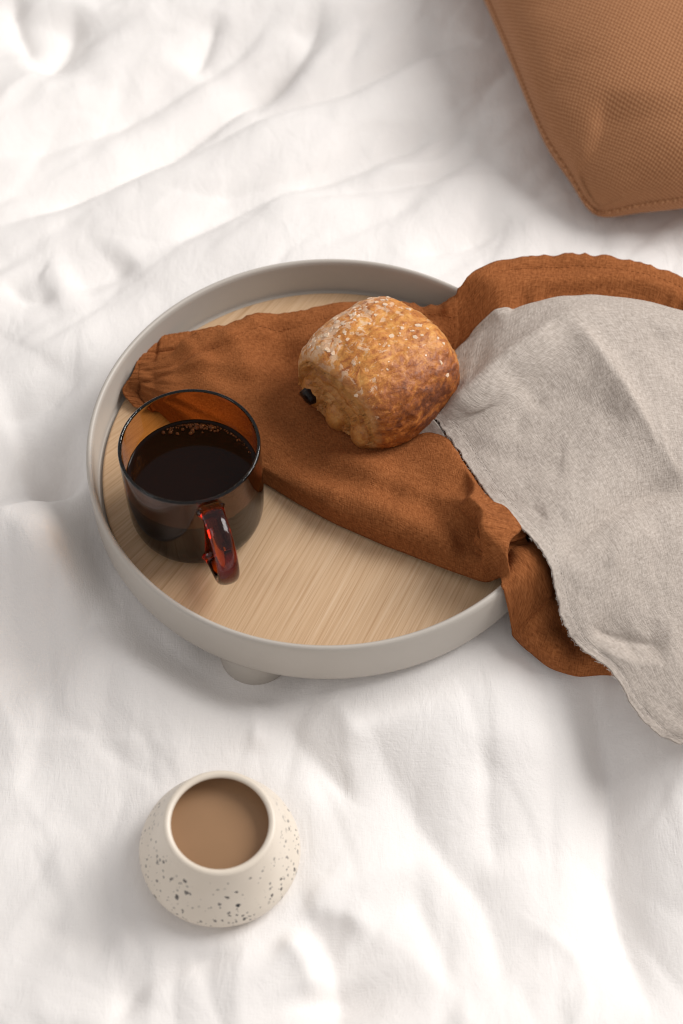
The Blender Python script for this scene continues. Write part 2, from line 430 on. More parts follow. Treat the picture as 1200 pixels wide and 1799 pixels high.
def bed_height(X, Y):
    wx = X + .03*perlin(X*3.1, Y*3.1, 3); wy = Y + .03*perlin(X*3.1+9, Y*3.1, 4)
    h = .020*perlin(wx*2.3, wy*2.3, 1)
    ca, sa = math.cos(.62), math.sin(.62)
    u, v = wx*ca + wy*sa, -wx*sa + wy*ca                       # billows stretched along the long pull lines
    h += .020*(np.abs(perlin(u*3.2, v*7.5, 8)) - .25)
    h += .0040*(np.abs(perlin(u*8, v*15 + 3, 12)) - .25)
    h += .0012*perlin(u*24, v*36, 15) + .0009*perlin(wx*48, wy*30, 19)
    for pts, amp, wl, wr in CREASES:
        h += 2.1*crease(X, Y, pts, amp, wl*1.15, wr*.62, .3, .012)
    # what lies on the duvet presses it flat
    r = np.hypot(X, Y); k = 1 - sstep(.13, .30, r)
    th = np.arctan2(Y, X)
    lift = .004 + .013*np.exp(-((th + 1.05)/.55)**2)           # pushed up along the near right of the tray
    thl = np.mod(th, 2*np.pi) - np.pi
    lift = lift + (.022*np.exp(-((thl - .38)/.40)**2) - .016*np.exp(-((thl + .02)/.16)**2))*sstep(.160, .215, r)   # swells beside its left, with a dip
    lift = lift + .012*np.exp(-((thl - .95)/.30)**2)*sstep(.165, .20, r)
    h = h*(1-k) + (lift + .25*h)*k
    for gx, gy, sx, sy, amp in SWELLS: h += amp*np.exp(-((X-gx)/sx)**2 - ((Y-gy)/sy)**2)*sstep(.168, .200, r)
    k = 1 - sstep(.162, .185, r); h = h*(1-k) + np.minimum(h, .014)*k
    for lx, ly in LEGS:
        k = np.exp(-((np.hypot(X-lx, Y-ly)/.040)**4)); h = h*(1-k) - .008*k
    r = np.hypot(X-CREAM_XY[0], Y-CREAM_XY[1]); k = 1 - sstep(.030, .085, r); h = h*(1-k) + .0005*k
    k = .006*np.exp(-((r-.068)/.02)**2); h += k*(.4 + .6*perlin(X*14, Y*14, 31)**2)
    px, py = X - PILLOW_C[0], Y - PILLOW_C[1]
    r = np.hypot(px, py); k = 1 - sstep(.15, .30, r); h = h*(1-k) - .012*k
    return h

LEGS = [(-.050, -.129), (.137, .021), (-.087, .108)]
def linen_wrinkles(xs, ys, Z):
    """many short pull lines: along the bed's diagonal behind the tray, running forward in front of it"""
    r = random.Random(5)
    for k in range(620):
        cx, cy = r.uniform(-.45, .5), r.uniform(-.50, .75)
        if math.hypot(cx, cy) < .17: continue
        w = min(1, max(0, (cy + .22)/.34))
        a = math.radians((1-w)*104 + w*38 + r.gauss(0, 20))
        L = r.uniform(.05, .20); wd = r.choice((.0032, .004, .005, .007, .010)); amp = r.choice((-1, -1, 1))*wd*r.uniform(.18, .40)
        bend = r.gauss(0, .5); pts = []
        for q in np.linspace(-.5, .5, 5):
            aa = a + bend*q; pts.append((cx + L*q*math.cos(aa), cy + L*q*math.sin(aa)))
        P = np.array(pts); m = wd*6
        i0, i1 = np.searchsorted(xs, [P[:, 0].min()-m, P[:, 0].max()+m]); j0, j1 = np.searchsorted(ys, [P[:, 1].min()-m, P[:, 1].max()+m])
        if i1-i0 < 3 or j1-j0 < 3: continue
        sl = (slice(i0, i1), slice(j0, j1))
        Xs, Ys = np.meshgrid(xs[i0:i1], ys[j0:j1], indexing='ij')
        side = r.choice((1, 2.6)); 
        guard = sstep(.165, .20, np.hypot(Xs, Ys))*sstep(.05, .075, np.hypot(Xs-CREAM_XY[0], Ys-CREAM_XY[1]))
        Z[sl] += crease(Xs, Ys, pts, amp, wd*side, wd*(3.6-side)*.6, .4, .03)*guard
    return Z

xs = np.arange(-.60, .68, .0027); ys = np.arange(-.56, .86, .0027)
X, Y = np.meshgrid(xs, ys, indexing='ij')
Z = linen_wrinkles(xs, ys, bed_height(X, Y))
duvet = mesh_obj('duvet', np.stack([X, Y, Z], -1).reshape(-1, 3), grid_faces(len(xs), len(ys)), SHEET,
                 label='rumpled white linen duvet spread under everything', kind='structure')

# ---------------------------------------------------------------- tray
tray = thing('round_tray', 'round warm grey tray with oak base on short legs', 'tray')
R = .165
prof = [(0, .0190), (R-.012, .0180), (R-.003, .0188), (R-.0008, .0208), (R, .0245), (R, .055), (R-.0005, .0585), (R-.0017, .0598), (R-.0030, .0598),
        (R-.0042, .0586), (R-.0046, .0555), (R-.0050, .030), (R-.006, .0268), (0, .0265)]
lathe('shell', prof, LACQ, tray, 200)
lathe('oak_board', [(0, .0270), (R-.0095, .0270), (R-.0082, .0276), (R-.0079, .0288), (R-.0084, .0297), (R-.0096, .0300), (0, .0300)], OAK, tray, 200)
for lx, ly in LEGS:
    lg = lathe('leg', [(0, -.012), (.0215, -.012), (.0232, -.0112), (.024, -.0095), (.024, .0200), (0, .0200)], LACQ, tray, 56)
    lg.location = (lx, ly, 0)

# ---------------------------------------------------------------- amber mug with coffee
MX, MY, MZ = -.0892, -.0420, .0302
mug = thing('glass_mug', 'amber brown glass mug with one handle standing on the oak board', 'mug', (MX, MY, MZ))
RO, HM = .0458, .0815
outer = smooth_profile([(0, .0006), (.020, .0004), (.033, .0), (.0385, .0015), (.0427, .0058), (.0448, .0125), (.0455, .022), (RO, .040), (RO, .060), (RO, .0790)], 6)
inner = smooth_profile([(RO-.0023, .0792), (RO-.0024, .060), (RO-.0024, .040), (RO-.0030, .022), (.0405, .0150), (.0365, .0085), (.030, .0060), (.018, .0055), (0, .0055)], 6)
rimp = [(RO-.00115 + .00115*math.cos(a), .0792 + .0013*math.sin(a)) for a in np.linspace(0.25, math.pi-.25, 7)]
lathe('body', np.vstack([outer, rimp, inner]), AMBER, mug, 128)
ha = math.radians(-90 + 19); hd = Vector((math.cos(ha), math.sin(ha), 0)); hs = Vector((-math.sin(ha), math.cos(ha), 0))
hp = smooth_profile([(.0450, .0690), (.0525, .0708), (.0630, .0690), (.0725, .0615), (.0775, .0500), (.0765, .0375), (.0705, .0265), (.0610, .0195), (.0520, .0170), (.0445, .0165)], 6)
V = []; SEG = 20
for i, (r, z) in enumerate(hp):
    t = (hp[min(i+1, len(hp)-1)] - hp[max(i-1, 0)]); t /= np.hypot(*t); nr, nz = t[1], -t[0]
    e = i/(len(hp)-1); flare = 1 + .35*math.exp(-e/.05) + .35*math.exp(-(1-e)/.05)
    for k in range(SEG):
        a = 2*math.pi*k/SEG; c, s = math.cos(a), math.sin(a)
        w = .0072*flare*math.copysign(abs(s)**.9, s); d = .0046*flare*math.copysign(abs(c)**.9, c)
        V.append(tuple(hd*(r + nr*d) + hs*w + Vector((0, 0, z + nz*d))))
F = grid_faces(len(hp), SEG, False, True) + [list(range(SEG))[::-1], [(len(hp)-1)*SEG + k for k in range(SEG)]]
fix_normals(mesh_obj('handle', V, F, AMBER, mug))

coffee = thing('coffee', 'black coffee filling the amber glass mug', 'coffee', (MX, MY, MZ))
LV = .0490
ci = np.array([(r + .0003, z) for r, z in inner if z < LV - .004])[::-1]
ci[0] = (0, .0052)
men = [(RO-.0021, LV-.0035), (RO-.0021, LV+.0011), (RO-.0030, LV+.0006), (RO-.0046, LV+.0001), (RO-.0065, LV), (0, LV)]
lathe('liquid', np.vstack([ci, men]), COFFEE, coffee, 128)
bm = bmesh.new()
def bub(ang, r, rad):
    bmesh.ops.create_icosphere(bm, subdivisions=2, radius=rad, matrix=Matrix.Translation((r*math.cos(ang), r*math.sin(ang), LV + rad*.25)))
for k in range(52):
    a = math.radians(rng.gauss(86, 11)); rad = rng.uniform(.0006, .0016)
    bub(a, RO - .0050 - rad - abs(rng.gauss(0, .0030)), rad)
for k in range(90):
    a = math.radians(rng.uniform(22, 118)); rad = rng.uniform(.0003, .0008)
    bub(a, RO - .0046 - rad - abs(rng.gauss(0, .0007)), rad)
me = bpy.data.meshes.new('bubbles'); bm.to_mesh(me); bm.free()
for p in me.polygons: p.use_smooth = True
me.materials.append(BUBBLE); link(bpy.data.objects.new('bubbles', me), coffee, kind='stuff')

# ---------------------------------------------------------------- speckled creamer with milk coffee
creamer = thing('creamer', 'small cream ceramic pot with dark speckles standing on the duvet', 'pot', (CREAM_XY[0], CREAM_XY[1], -.001), 0)
creamer.rotation_euler = (math.radians(1.0), math.radians(3.5), 0)
co_ = smooth_profile([(0, .0015), (.020, .0010), (.030, .0002), (.0375, .0022), (.0448, .0075), (.0480, .0135), (.0478, .0195), (.0450, .0270), (.0410, .0365), (.0377, .0460), (.0350, .0545), (.0333, .0596), (.0327, .0620), (.0308, .0632), (.0288, .0622),
                      (.0286, .0600), (.0312, .0545), (.0342, .0460), (.0378, .0365), (.0415, .0275), (.0440, .0190), (.0400, .0100), (.030, .0060), (0, .0055)], 5)
co_[:, 0] = np.clip(co_[:, 0], 0, None)
co_[:, 1] *= .88; co_[:, 0] *= 1.018
lathe('body', co_, CERAMIC, creamer, 120)
milk = thing('milky_coffee', 'milky light brown coffee filling the speckled pot', 'coffee', (CREAM_XY[0], CREAM_XY[1], -.001))
milk.rotation_euler = creamer.rotation_euler
ML = .0425
mr = .0346
lathe('liquid', [(0, .018), (.0420, .018), (.0402, .026), (.0366, .034), (mr+.0006, ML-.0015), (mr+.0006, ML+.0006), (mr-.0012, ML+.0001), (mr-.003, ML), (0, ML)], MILK, milk, 96)

# ---------------------------------------------------------------- draped linen: nets of world points (metres)
GREY_NET = np.array([[[0.0481,0.0228,0.033],[0.0784,0.0731,0.033],[0.1044,0.0968,0.043],[0.1327,0.11,0.055],[0.1674,0.1186,0.058],[0.2084,0.1204,0.056],[0.249,0.1128,0.05],[0.2884,0.0944,0.043]],
    [[0.0481,0.0188,0.04],[0.0784,0.0691,0.043],[0.1044,0.0928,0.055],[0.1327,0.106,0.067],[0.1674,0.1146,0.07],[0.2084,0.1164,0.068],[0.249,0.1088,0.062],[0.2884,0.0904,0.055]],
    [[0.07,0.0191,0.0555],[0.0838,0.0261,0.061],[0.1006,0.033,0.067],[0.1292,0.0594,0.073],[0.1687,0.0883,0.076],[0.2056,0.0981,0.075],[0.2422,0.0949,0.069],[0.2858,0.0784,0.06]],
    [[0.0822,0.0019,0.0555],[0.1019,0.0129,0.06],[0.1235,0.0237,0.066],[0.1537,0.0448,0.072],[0.1865,0.063,0.074],[0.215,0.0694,0.072],[0.2473,0.0662,0.066],[0.2875,0.0577,0.057]],
    [[0.096,-0.0286,0.058],[0.1154,-0.0176,0.062],[0.1389,-0.0049,0.067],[0.1666,0.011,0.071],[0.1929,0.0245,0.072],[0.219,0.0307,0.07],[0.2472,0.0318,0.065],[0.2836,0.0284,0.056]],
    [[0.1092,-0.0576,0.063],[0.1285,-0.0462,0.066],[0.1518,-0.0325,0.069],[0.1777,-0.0171,0.07],[0.2019,-0.0048,0.069],[0.2261,0.0019,0.066],[0.2501,0.003,0.061],[0.2843,0.0013,0.053]],
    [[0.1322,-0.0922,0.071],[0.1478,-0.0799,0.072],[0.1679,-0.0631,0.07],[0.1904,-0.0454,0.067],[0.213,-0.032,0.064],[0.2333,-0.0261,0.06],[0.2556,-0.0227,0.055],[0.2855,-0.0238,0.048]],
    [[0.1419,-0.1151,0.066],[0.1573,-0.1045,0.066],[0.1774,-0.0897,0.063],[0.198,-0.074,0.059],[0.2186,-0.0617,0.055],[0.2391,-0.0532,0.051],[0.2592,-0.0498,0.047],[0.2868,-0.05,0.042]],
    [[0.1471,-0.1363,0.052],[0.1642,-0.1265,0.053],[0.184,-0.1127,0.051],[0.2041,-0.1002,0.048],[0.2244,-0.0897,0.045],[0.2444,-0.0827,0.042],[0.2623,-0.0796,0.039],[0.2873,-0.0802,0.036]],
    [[0.1573,-0.1493,0.038],[0.1723,-0.1422,0.04],[0.1909,-0.1318,0.04],[0.2107,-0.121,0.038],[0.2305,-0.1127,0.036],[0.2483,-0.1073,0.034],[0.2659,-0.1041,0.032],[0.2886,-0.1053,0.03]],
    [[0.1802,-0.1642,0.027],[0.1915,-0.158,0.029],[0.2069,-0.1495,0.03],[0.2225,-0.1412,0.03],[0.2401,-0.1345,0.029],[0.2557,-0.1298,0.028],[0.2709,-0.1281,0.027],[0.2896,-0.129,0.026]],
    [[0.1921,-0.1842,0.018],[0.2032,-0.1777,0.021],[0.2183,-0.1707,0.023],[0.2337,-0.1632,0.024],[0.2491,-0.1571,0.024],[0.2642,-0.1539,0.024],[0.2774,-0.1526,0.023],[0.2922,-0.1535,0.022]],
    [[0.2054,-0.2005,0.014],[0.2165,-0.1941,0.017],[0.2296,-0.1879,0.019],[0.2447,-0.1817,0.02],[0.2581,-0.177,0.02],[0.2713,-0.1738,0.02],[0.2823,-0.1731,0.02],[0.2953,-0.1735,0.019]],
    [[0.2217,-0.2088,0.012],[0.2319,-0.2048,0.014],[0.2449,-0.1999,0.016],[0.2579,-0.1957,0.017],[0.2689,-0.1931,0.018],[0.28,-0.1912,0.018],[0.2893,-0.1901,0.018],[0.3001,-0.1902,0.018]]])
TUCK_NET = np.array([[[0.0441,0.0221,0.0475],[0.0556,0.016,0.0515],[0.0652,0.0151,0.0545],[0.0718,0.0162,0.058]],
    [[0.044,0.0153,0.0435],[0.0564,0.0107,0.0455],[0.0672,0.0093,0.0485],[0.077,0.0089,0.056]],
    [[0.0447,0.0096,0.0405],[0.0586,0.004,0.042],[0.0702,0.003,0.0445],[0.08,0.0025,0.0535]],
    [[0.0477,0.0058,0.039],[0.0614,0.0013,0.039],[0.0719,0.0015,0.0405],[0.0799,0.0019,0.0465]]])
TOP_BACK = np.array([[-0.1343,0.0735,0.039],[-0.1128,0.0762,0.0405],[-0.0937,0.0897,0.0415],[-0.0761,0.0984,0.041],[-0.0569,0.1151,0.038],[-0.0239,0.1229,0.036],[0.0094,0.1312,0.036],[0.047,0.1315,0.037],[0.0779,0.1241,0.04],[0.0904,0.1214,0.053],[0.1003,0.1282,0.066],[0.1214,0.147,0.06],[0.1496,0.1576,0.054],[0.1794,0.1618,0.052],[0.2108,0.1593,0.05],[0.2398,0.1521,0.047],[0.2679,0.1376,0.043],[0.2995,0.118,0.038]])
TOP_FRONT = np.array([[-0.1318,0.055,0.033],[-0.1115,0.036,0.033],[-0.0817,0.0084,0.033],[-0.0453,-0.0172,0.033],[-0.0152,-0.0388,0.033],[0.0155,-0.0573,0.033],[0.0457,-0.0736,0.033],[0.0754,-0.0903,0.034],[0.0991,-0.1028,0.036],[0.1082,-0.1074,0.046],[0.115,-0.1138,0.063],[0.1119,-0.1196,0.046],[0.1099,-0.1228,0.03],[0.1193,-0.1311,0.016],[0.1408,-0.151,0.01],[0.159,-0.1586,0.008],[0.1849,-0.1589,0.008],[0.2128,-0.175,0.008]])
UNDER_NET = np.array([[[-0.133,0.1017,0.043],[-0.1144,0.1092,0.0395],[-0.0943,0.1159,0.037],[-0.0737,0.1203,0.036],[-0.0489,0.1227,0.034]],
    [[-0.1364,0.0873,0.042],[-0.1137,0.0921,0.039],[-0.0937,0.0996,0.036],[-0.0733,0.1039,0.035],[-0.0487,0.1079,0.033]],
    [[-0.1402,0.0733,0.04],[-0.1174,0.0788,0.036],[-0.0952,0.083,0.035],[-0.0729,0.0888,0.034],[-0.0484,0.0919,0.033]],
    [[-0.1466,0.0603,0.037],[-0.1246,0.06,0.035],[-0.1005,0.0631,0.034],[-0.0765,0.0687,0.033],[-0.0521,0.071,0.033]],
    [[-0.1378,0.0481,0.0335],[-0.1159,0.0436,0.033],[-0.0937,0.0408,0.033],[-0.0717,0.0431,0.033],[-0.0516,0.0454,0.033]]])
RUST_RIDGES = [
    ([[-0.0445,-0.0068],[-0.0073,-0.0318],[0.0271,-0.0508],[0.0609,-0.0693],[0.0938,-0.0885]], 0.004, 0.008, 0.008),
    ([[-0.0427,0.0077],[-0.0073,-0.0142],[0.0274,-0.0336],[0.0614,-0.0519]], -0.0035, 0.012, 0.012),
    ([[-0.0728,0.0983],[-0.0621,0.0803],[-0.0554,0.0544]], 0.0035, 0.008, 0.01),
    ([[-0.0403,0.1153],[-0.0296,0.0869],[-0.0313,0.0585]], -0.004, 0.012, 0.012),
    ([[-0.1239,0.0561],[-0.1002,0.0678],[-0.0804,0.0805]], 0.003, 0.008, 0.008),
    ([[-0.0073,-0.0008],[0.0238,-0.0163],[0.047,-0.0197]], 0.004, 0.01, 0.012),
    ([[0.0721,-0.0677],[0.0909,-0.0631],[0.1062,-0.0662],[0.1127,-0.0857],[0.1144,-0.1079]], 0.01, 0.014, 0.007),
    ([[0.0792,-0.0825],[0.0961,-0.0818],[0.1066,-0.0971]], -0.006, 0.01, 0.01),
    ([[0.1235,-0.0941],[0.1336,-0.1042],[0.1393,-0.1168],[0.1317,-0.1256],[0.1271,-0.1303]], 0.005, 0.008, 0.012),
    ([[0.1425,-0.1219],[0.1519,-0.1333],[0.1697,-0.1507]], -0.008, 0.012, 0.01),
    ([[0.1171,-0.1208],[0.1301,-0.1354],[0.1551,-0.1534]], 0.006, 0.01, 0.014),
    ([[0.0081,-0.0397],[0.0391,-0.0267],[0.0699,-0.0261],[0.0962,-0.0356]], 0.005, 0.014, 0.02),
    ([[-0.0073,-0.0287],[0.0271,-0.0478],[0.0609,-0.0666]], 0.003, 0.02, 0.02),
    ([[-0.1128,0.0801],[-0.095,0.0915],[-0.0787,0.0944],[-0.0642,0.0848]], 0.004, 0.008, 0.012),
    ([[-0.0609,0.1156],[-0.0525,0.1074],[-0.0441,0.0967]], 0.003, 0.008, 0.008),
    ([[-0.0993,0.0491],[-0.072,0.0744],[-0.0398,0.0897]], 0.003, 0.02, 0.02),
    ([[-0.04,0.1003],[-0.0313,0.0585],[-0.0388,0.0184]], -0.003, 0.025, 0.025),
]
GREY_RIDGES = [
    ([[0.0699,0.017],[0.0986,0.0321],[0.1272,0.0595],[0.1687,0.0888],[0.2019,0.1008]], 0.006, 0.008, 0.012),
    ([[0.1628,0.0899],[0.1894,0.0511],[0.2056,0.0137],[0.2219,-0.0204]], 0.004, 0.006, 0.01),
    ([[0.1323,-0.0472],[0.1489,0.0047],[0.1618,0.0472]], -0.0035, 0.025, 0.025),
    ([[0.108,-0.016],[0.1171,0.0104],[0.1375,0.0342]], 0.003, 0.012, 0.012),
    ([[0.1479,-0.1102],[0.1703,-0.0828],[0.1996,-0.0566],[0.2446,-0.0362]], -0.006, 0.014, 0.008),
    ([[0.153,-0.12],[0.1771,-0.0935],[0.2063,-0.0683],[0.2437,-0.048]], 0.003, 0.008, 0.014),
    ([[0.1685,-0.1358],[0.1937,-0.1459],[0.2195,-0.1471]], -0.004, 0.01, 0.01),
    ([[0.1141,-0.0393],[0.1308,-0.0636],[0.1486,-0.0985]], -0.0025, 0.01, 0.01),
    ([[0.193,0.0041],[0.2154,0.0332],[0.2379,0.0553]], 0.003, 0.012, 0.012),
]
GREY_CRISP = [
    ([[0.1706,0.0872],[0.1894,0.0511],[0.2056,0.0137],[0.2252,-0.0251]], 0.0026, 0.004, 0.009),
    ([[0.1384,-0.1144],[0.1621,-0.09],[0.1954,-0.0596],[0.2487,-0.0339]], -0.003, 0.01, 0.004),
    ([[0.071,0.0146],[0.0985,0.0301],[0.127,0.0569],[0.1623,0.0837]], 0.003, 0.005, 0.012),
    ([[0.1648,-0.1389],[0.1865,-0.1443],[0.2196,-0.1463]], -0.002, 0.004, 0.006),
    ([[0.1714,-0.1514],[0.193,-0.1583],[0.2185,-0.1601]], 0.0018, 0.005, 0.005),
    ([[0.1973,0.051],[0.2153,0.0719],[0.2404,0.0793]], -0.0016, 0.005, 0.006),
    ([[0.1238,-0.0049],[0.1325,0.0161],[0.1487,0.0283]], -0.0014, 0.005, 0.006),
    ([[0.2223,0.024],[0.2244,-0.0124],[0.2365,-0.0375]], 0.0015, 0.004, 0.006),
    ([[0.1771,-0.1067],[0.1892,-0.0888],[0.2139,-0.0725]], 0.0014, 0.004, 0.006),
    ([[0.1294,-0.0583],[0.1413,-0.0711],[0.1562,-0.0697]], -0.0014, 0.004, 0.004),
]

def net_surface(N, mu, mv):
    A = crom(N.shape[0], mu); B = crom(N.shape[1], mv)
    return np.einsum('ia,abk,jb->ijk', A, N, B)

def normals(S):
    du = np.gradient(S, axis=0); dv = np.gradient(S, axis=1)
    n = np.cross(du, dv); n /= np.linalg.norm(n, axis=-1, keepdims=True) + 1e-12
    return np.where(n[..., 2:3] < 0, -n, n)

def arc_uv(S):
    du = np.linalg.norm(np.diff(S, axis=0), axis=-1); dv = np.linalg.norm(np.diff(S, axis=1), axis=-1)
    U = np.concatenate([[0], np.cumsum(du.mean(1))]); V = np.concatenate([[0], np.cumsum(dv.mean(0))])
    return np.meshgrid(U, V, indexing='ij')

def cloth(name, S, mat, parent, thick, **kw):
    o = mesh_obj(name, S.reshape(-1, 3), grid_faces(S.shape[0], S.shape[1]), mat, parent, **kw)
    U, V = arc_uv(S); add_uv(o, U, V)
    md = o.modifiers.new('Solidify', 'SOLIDIFY'); md.thickness = thick; md.offset = 0
    return o

def top_under(x, y, S):
    """height of a draped grid S above plan points x, y (nan where it does not cover them)"""
    from mathutils.bvhtree import BVHTree
    t = BVHTree.FromPolygons([tuple(p) for p in S.reshape(-1, 3)], grid_faces(S.shape[0], S.shape[1]))
    out = np.full(x.shape, np.nan); fx, fy, fo = x.ravel(), y.ravel(), out.ravel()
    for i in range(fx.size):
        h = t.ray_cast(Vector((fx[i], fy[i], -.5)), Vector((0, 0, 1)))
        if h[0] is not None: fo[i] = h[0].z
    return fo.reshape(x.shape)

def stitch_row(name, S, cols, step, length, rad, mat, parent, lift=.0007):
    """sewing thread: short stitches along the grid's first axis at the given column of each row"""
    P = S[np.arange(S.shape[0]), cols] + normals(S)[np.arange(S.shape[0]), cols]*lift
    L = np.concatenate([[0], np.cumsum(np.linalg.norm(np.diff(P, axis=0), axis=-1))])
    V, F = [], []
    for a in np.arange(.002, L[-1]-.004, step):
        q = [np.array([np.interp(a + length*f, L, P[:, k]) for k in range(3)]) for f in (0, .5, 1)]
        q[0][2] -= .0005; q[2][2] -= .0005
        v, f = tube(q, rad, 5)
        F += [[i + len(V) for i in g] for g in f]; V += v
    return mesh_obj(name, V, F, mat, parent, kind='stuff')

def loose_fibres(name, S, n, mat, parent, seed):
    """worn threads sticking out of the free edge (column 0)"""
    r = random.Random(seed); V, F = [], []
    for k in range(n):
        i = r.randrange(1, S.shape[0]-1); p = Vector(S[i, 0]); o = (p - Vector(S[i, 3])).normalized(); a = Vector(S[i+1, 0] - S[i-1, 0]).normalized()
        l = r.uniform(.0006, .0018); sk = r.gauss(0, .7)
        pts = [p - o*.0006, p + (o + a*sk)*l*.5, p + (o*.8 + a*sk*1.7)*l + Vector((0, 0, -.2*l))]
        v, f = tube(pts, .00013, 4); F += [[q + len(V) for q in g] for g in f]; V += v
    return mesh_obj(name, V, F, mat, parent, kind='stuff')

# natural linen napkin
S = net_surface(GREY_NET, 260, 170)
U, V = arc_uv(S)
S = S.copy()
edge = V                                            # distance from the free left edge
n = normals(S)
h = .0016*fbm(U*16, V*16, 41, 3) + .0011*(np.abs(perlin(U*24 + V*9, V*34, 44)) - .3)
h += .0006*fbm(U*70, V*70, 47, 2)
for pts, amp, wl, wr in GREY_RIDGES: h += crease(S[..., 0], S[..., 1], pts, amp, wl, wr, soft=1.2)
for pts, amp, wl, wr in GREY_CRISP: h += 1.7*crease(S[..., 0], S[..., 1], pts, amp, wl, wr, .2, .02)
hem = np.exp(-(edge/.010)**4)
h += hem*.0007*pucker(U, 150, 51, V*12)
h += -.0004*np.exp(-((edge-.0090)/.0012)**2) + .0005*np.exp(-(edge/.0020)**2)
S += n*h[..., None]
jag = .0014*fbm(U*150, V*0, 55, 3) + .0012*perlin(U*38, V*0 + 2, 57)     # worn, uneven free edge
dirv = S[:, 1:2] - S[:, 0:1]; dirv /= np.linalg.norm(dirv, axis=-1, keepdims=True)
S += dirv*(jag*np.exp(-(edge/.006)**2))[..., None]
bedz = bed_height(S[..., 0], S[..., 1])
S[..., 2] = np.maximum(S[..., 2], bedz + .006)
rr = np.hypot(S[..., 0], S[..., 1]); S[..., 2] = np.maximum(S[..., 2], .0670 - np.clip(np.abs(rr - R + .002) - .004, 0, 1)*.9)
for k in range(4):
    Zs = S[..., 2].copy(); S[1:-1, 1:-1, 2] = .4*Zs[1:-1, 1:-1] + .15*(Zs[2:, 1:-1] + Zs[:-2, 1:-1] + Zs[1:-1, 2:] + Zs[1:-1, :-2])
S += normals(S)*(.0005*fbm(U*75, V*75, 48, 2) + .0007*(np.abs(perlin(U*38 + 4, V*30 + U*18, 49)) - .25))[..., None]
GREY_S = S
grey_napkin = thing('linen_napkin', 'light grey linen napkin draped over the rust napkin and tray edge', 'napkin', (0, 0, 0))
cloth('cloth', S, GREY, grey_napkin, .0011)
stitch_row('hem_stitches', S, np.abs(V - .0092).argmin(1), .0042, .0027, .00028, STITCH_G, grey_napkin)
loose_fibres('loose_fibres', S, 240, STITCH_G, grey_napkin, 3)
T = net_surface(TUCK_NET, 40, 50); Ut, Vt = arc_uv(T)
T = T + normals(T)*(.0008*fbm(Ut*60, Vt*60, 61, 3))[..., None]
cloth('tucked_corner', T, GREY, grey_napkin, .0011)

# rust napkin, folded into a long band that runs across the tray and over its edge
NU, NV = 360, 130
Bk = crom(len(TOP_BACK), NU) @ TOP_BACK; Fr = crom(len(TOP_FRONT), NU) @ TOP_FRONT
t = np.linspace(0, 1, NV); t = t - .10*np.sin(2*np.pi*t)/ (2*np.pi) * 3.2     # finer at the two edges
S = Bk[:, None]*(1-t)[None, :, None] + Fr[:, None]*t[None, :, None]
d_front = (1-t)[None]*np.linalg.norm(Fr-Bk, axis=-1)[:, None]; d_back = t[None]*np.linalg.norm(Fr-Bk, axis=-1)[:, None]
roll = .0115*(1 - np.exp(-(d_front/.0060)**1.0)) + .0012*(1 - np.exp(-d_back/.004)) + .0040*sstep(.16, .26, np.linspace(0, .55, NU))[:, None]*(1 - np.exp(-d_back/.005))
Xc, Yc = S[..., 0], S[..., 1]
s01 = np.linspace(0, 1, NU)[:, None]
S[..., 2] += roll - .002
U, V = arc_uv(S)
# over the tray wall the band has to climb
rr = np.hypot(Xc, Yc)
wall = .0640*np.exp(-((rr-R+.002)/.010)**4)
S[..., 2] = np.maximum(S[..., 2], wall)
for k in range(14):
    S[1:-1, :, 2] = .5*S[1:-1, :, 2] + .25*(S[2:, :, 2] + S[:-2, :, 2])
grow = sstep(.10, .34, U)
lw = V*30 + 1.1*perlin(U*7, V*7, 171)
clear = sstep(.040, .068, np.hypot(Xc - .035, Yc - .053))              # flat under the pastry
h = (.25 + .75*grow)*clear*(1 - .6*np.exp(-((rr - R)/.02)**2))*.0145*(.50 - 2.0*np.abs(perlin(lw, U*4.2, 173)))*np.clip(d_back/.02, 0, 1)*np.clip(d_front/.008, 0, 1)      # long gathers that draw together over the rim
h += .0026*fbm(U*12, V*12, 71, 2) + .0014*(np.abs(perlin(U*14, V*26, 74)) - .3)
for pts, amp, wl, wr in RUST_RIDGES: h += 1.7*clear*crease(Xc, Yc, pts, amp, wl, wr, soft=.2)
hb = np.exp(-(d_back/.014)**4)
h += hb*.0021*pucker(U, 75, 77, V*16)
h += -.0020*np.exp(-((d_back-.0125)/.0010)**2) + .0009*(1 - sstep(.0105, .0125, d_back))
endl = np.exp(-(U/.010)**4); h += -.0016*np.exp(-((U-.0115)/.0010)**2) + .0008*(1 - sstep(.0095, .0115, U))
h += endl*.0009*pucker(V, 160, 79)
h *= np.clip(.15 + d_front/.009, 0, 1)
S += normals(S)*h[..., None]
bedz = bed_height(S[..., 0], S[..., 1])
S[..., 2] = np.where(rr > R, np.maximum(S[..., 2], bedz + .003), np.maximum(S[..., 2], .0315))
lid = top_under(S[..., 0], S[..., 1], GREY_S) - .0030
cap_z = np.where(np.isnan(lid), 9.0, lid)                    # the upper napkin holds it down, also a little beyond its edge
su = np.linalg.norm(np.diff(S[..., :2], axis=0), axis=-1); sv = np.linalg.norm(np.diff(S[..., :2], axis=1), axis=-1)
for k in range(30):
    cap_z[1:] = np.minimum(cap_z[1:], cap_z[:-1] + .9*su); cap_z[:-1] = np.minimum(cap_z[:-1], cap_z[1:] + .9*su)
    cap_z[:, 1:] = np.minimum(cap_z[:, 1:], cap_z[:, :-1] + .9*sv); cap_z[:, :-1] = np.minimum(cap_z[:, :-1], cap_z[:, 1:] + .9*sv)
S[..., 2] = np.minimum(S[..., 2], cap_z)
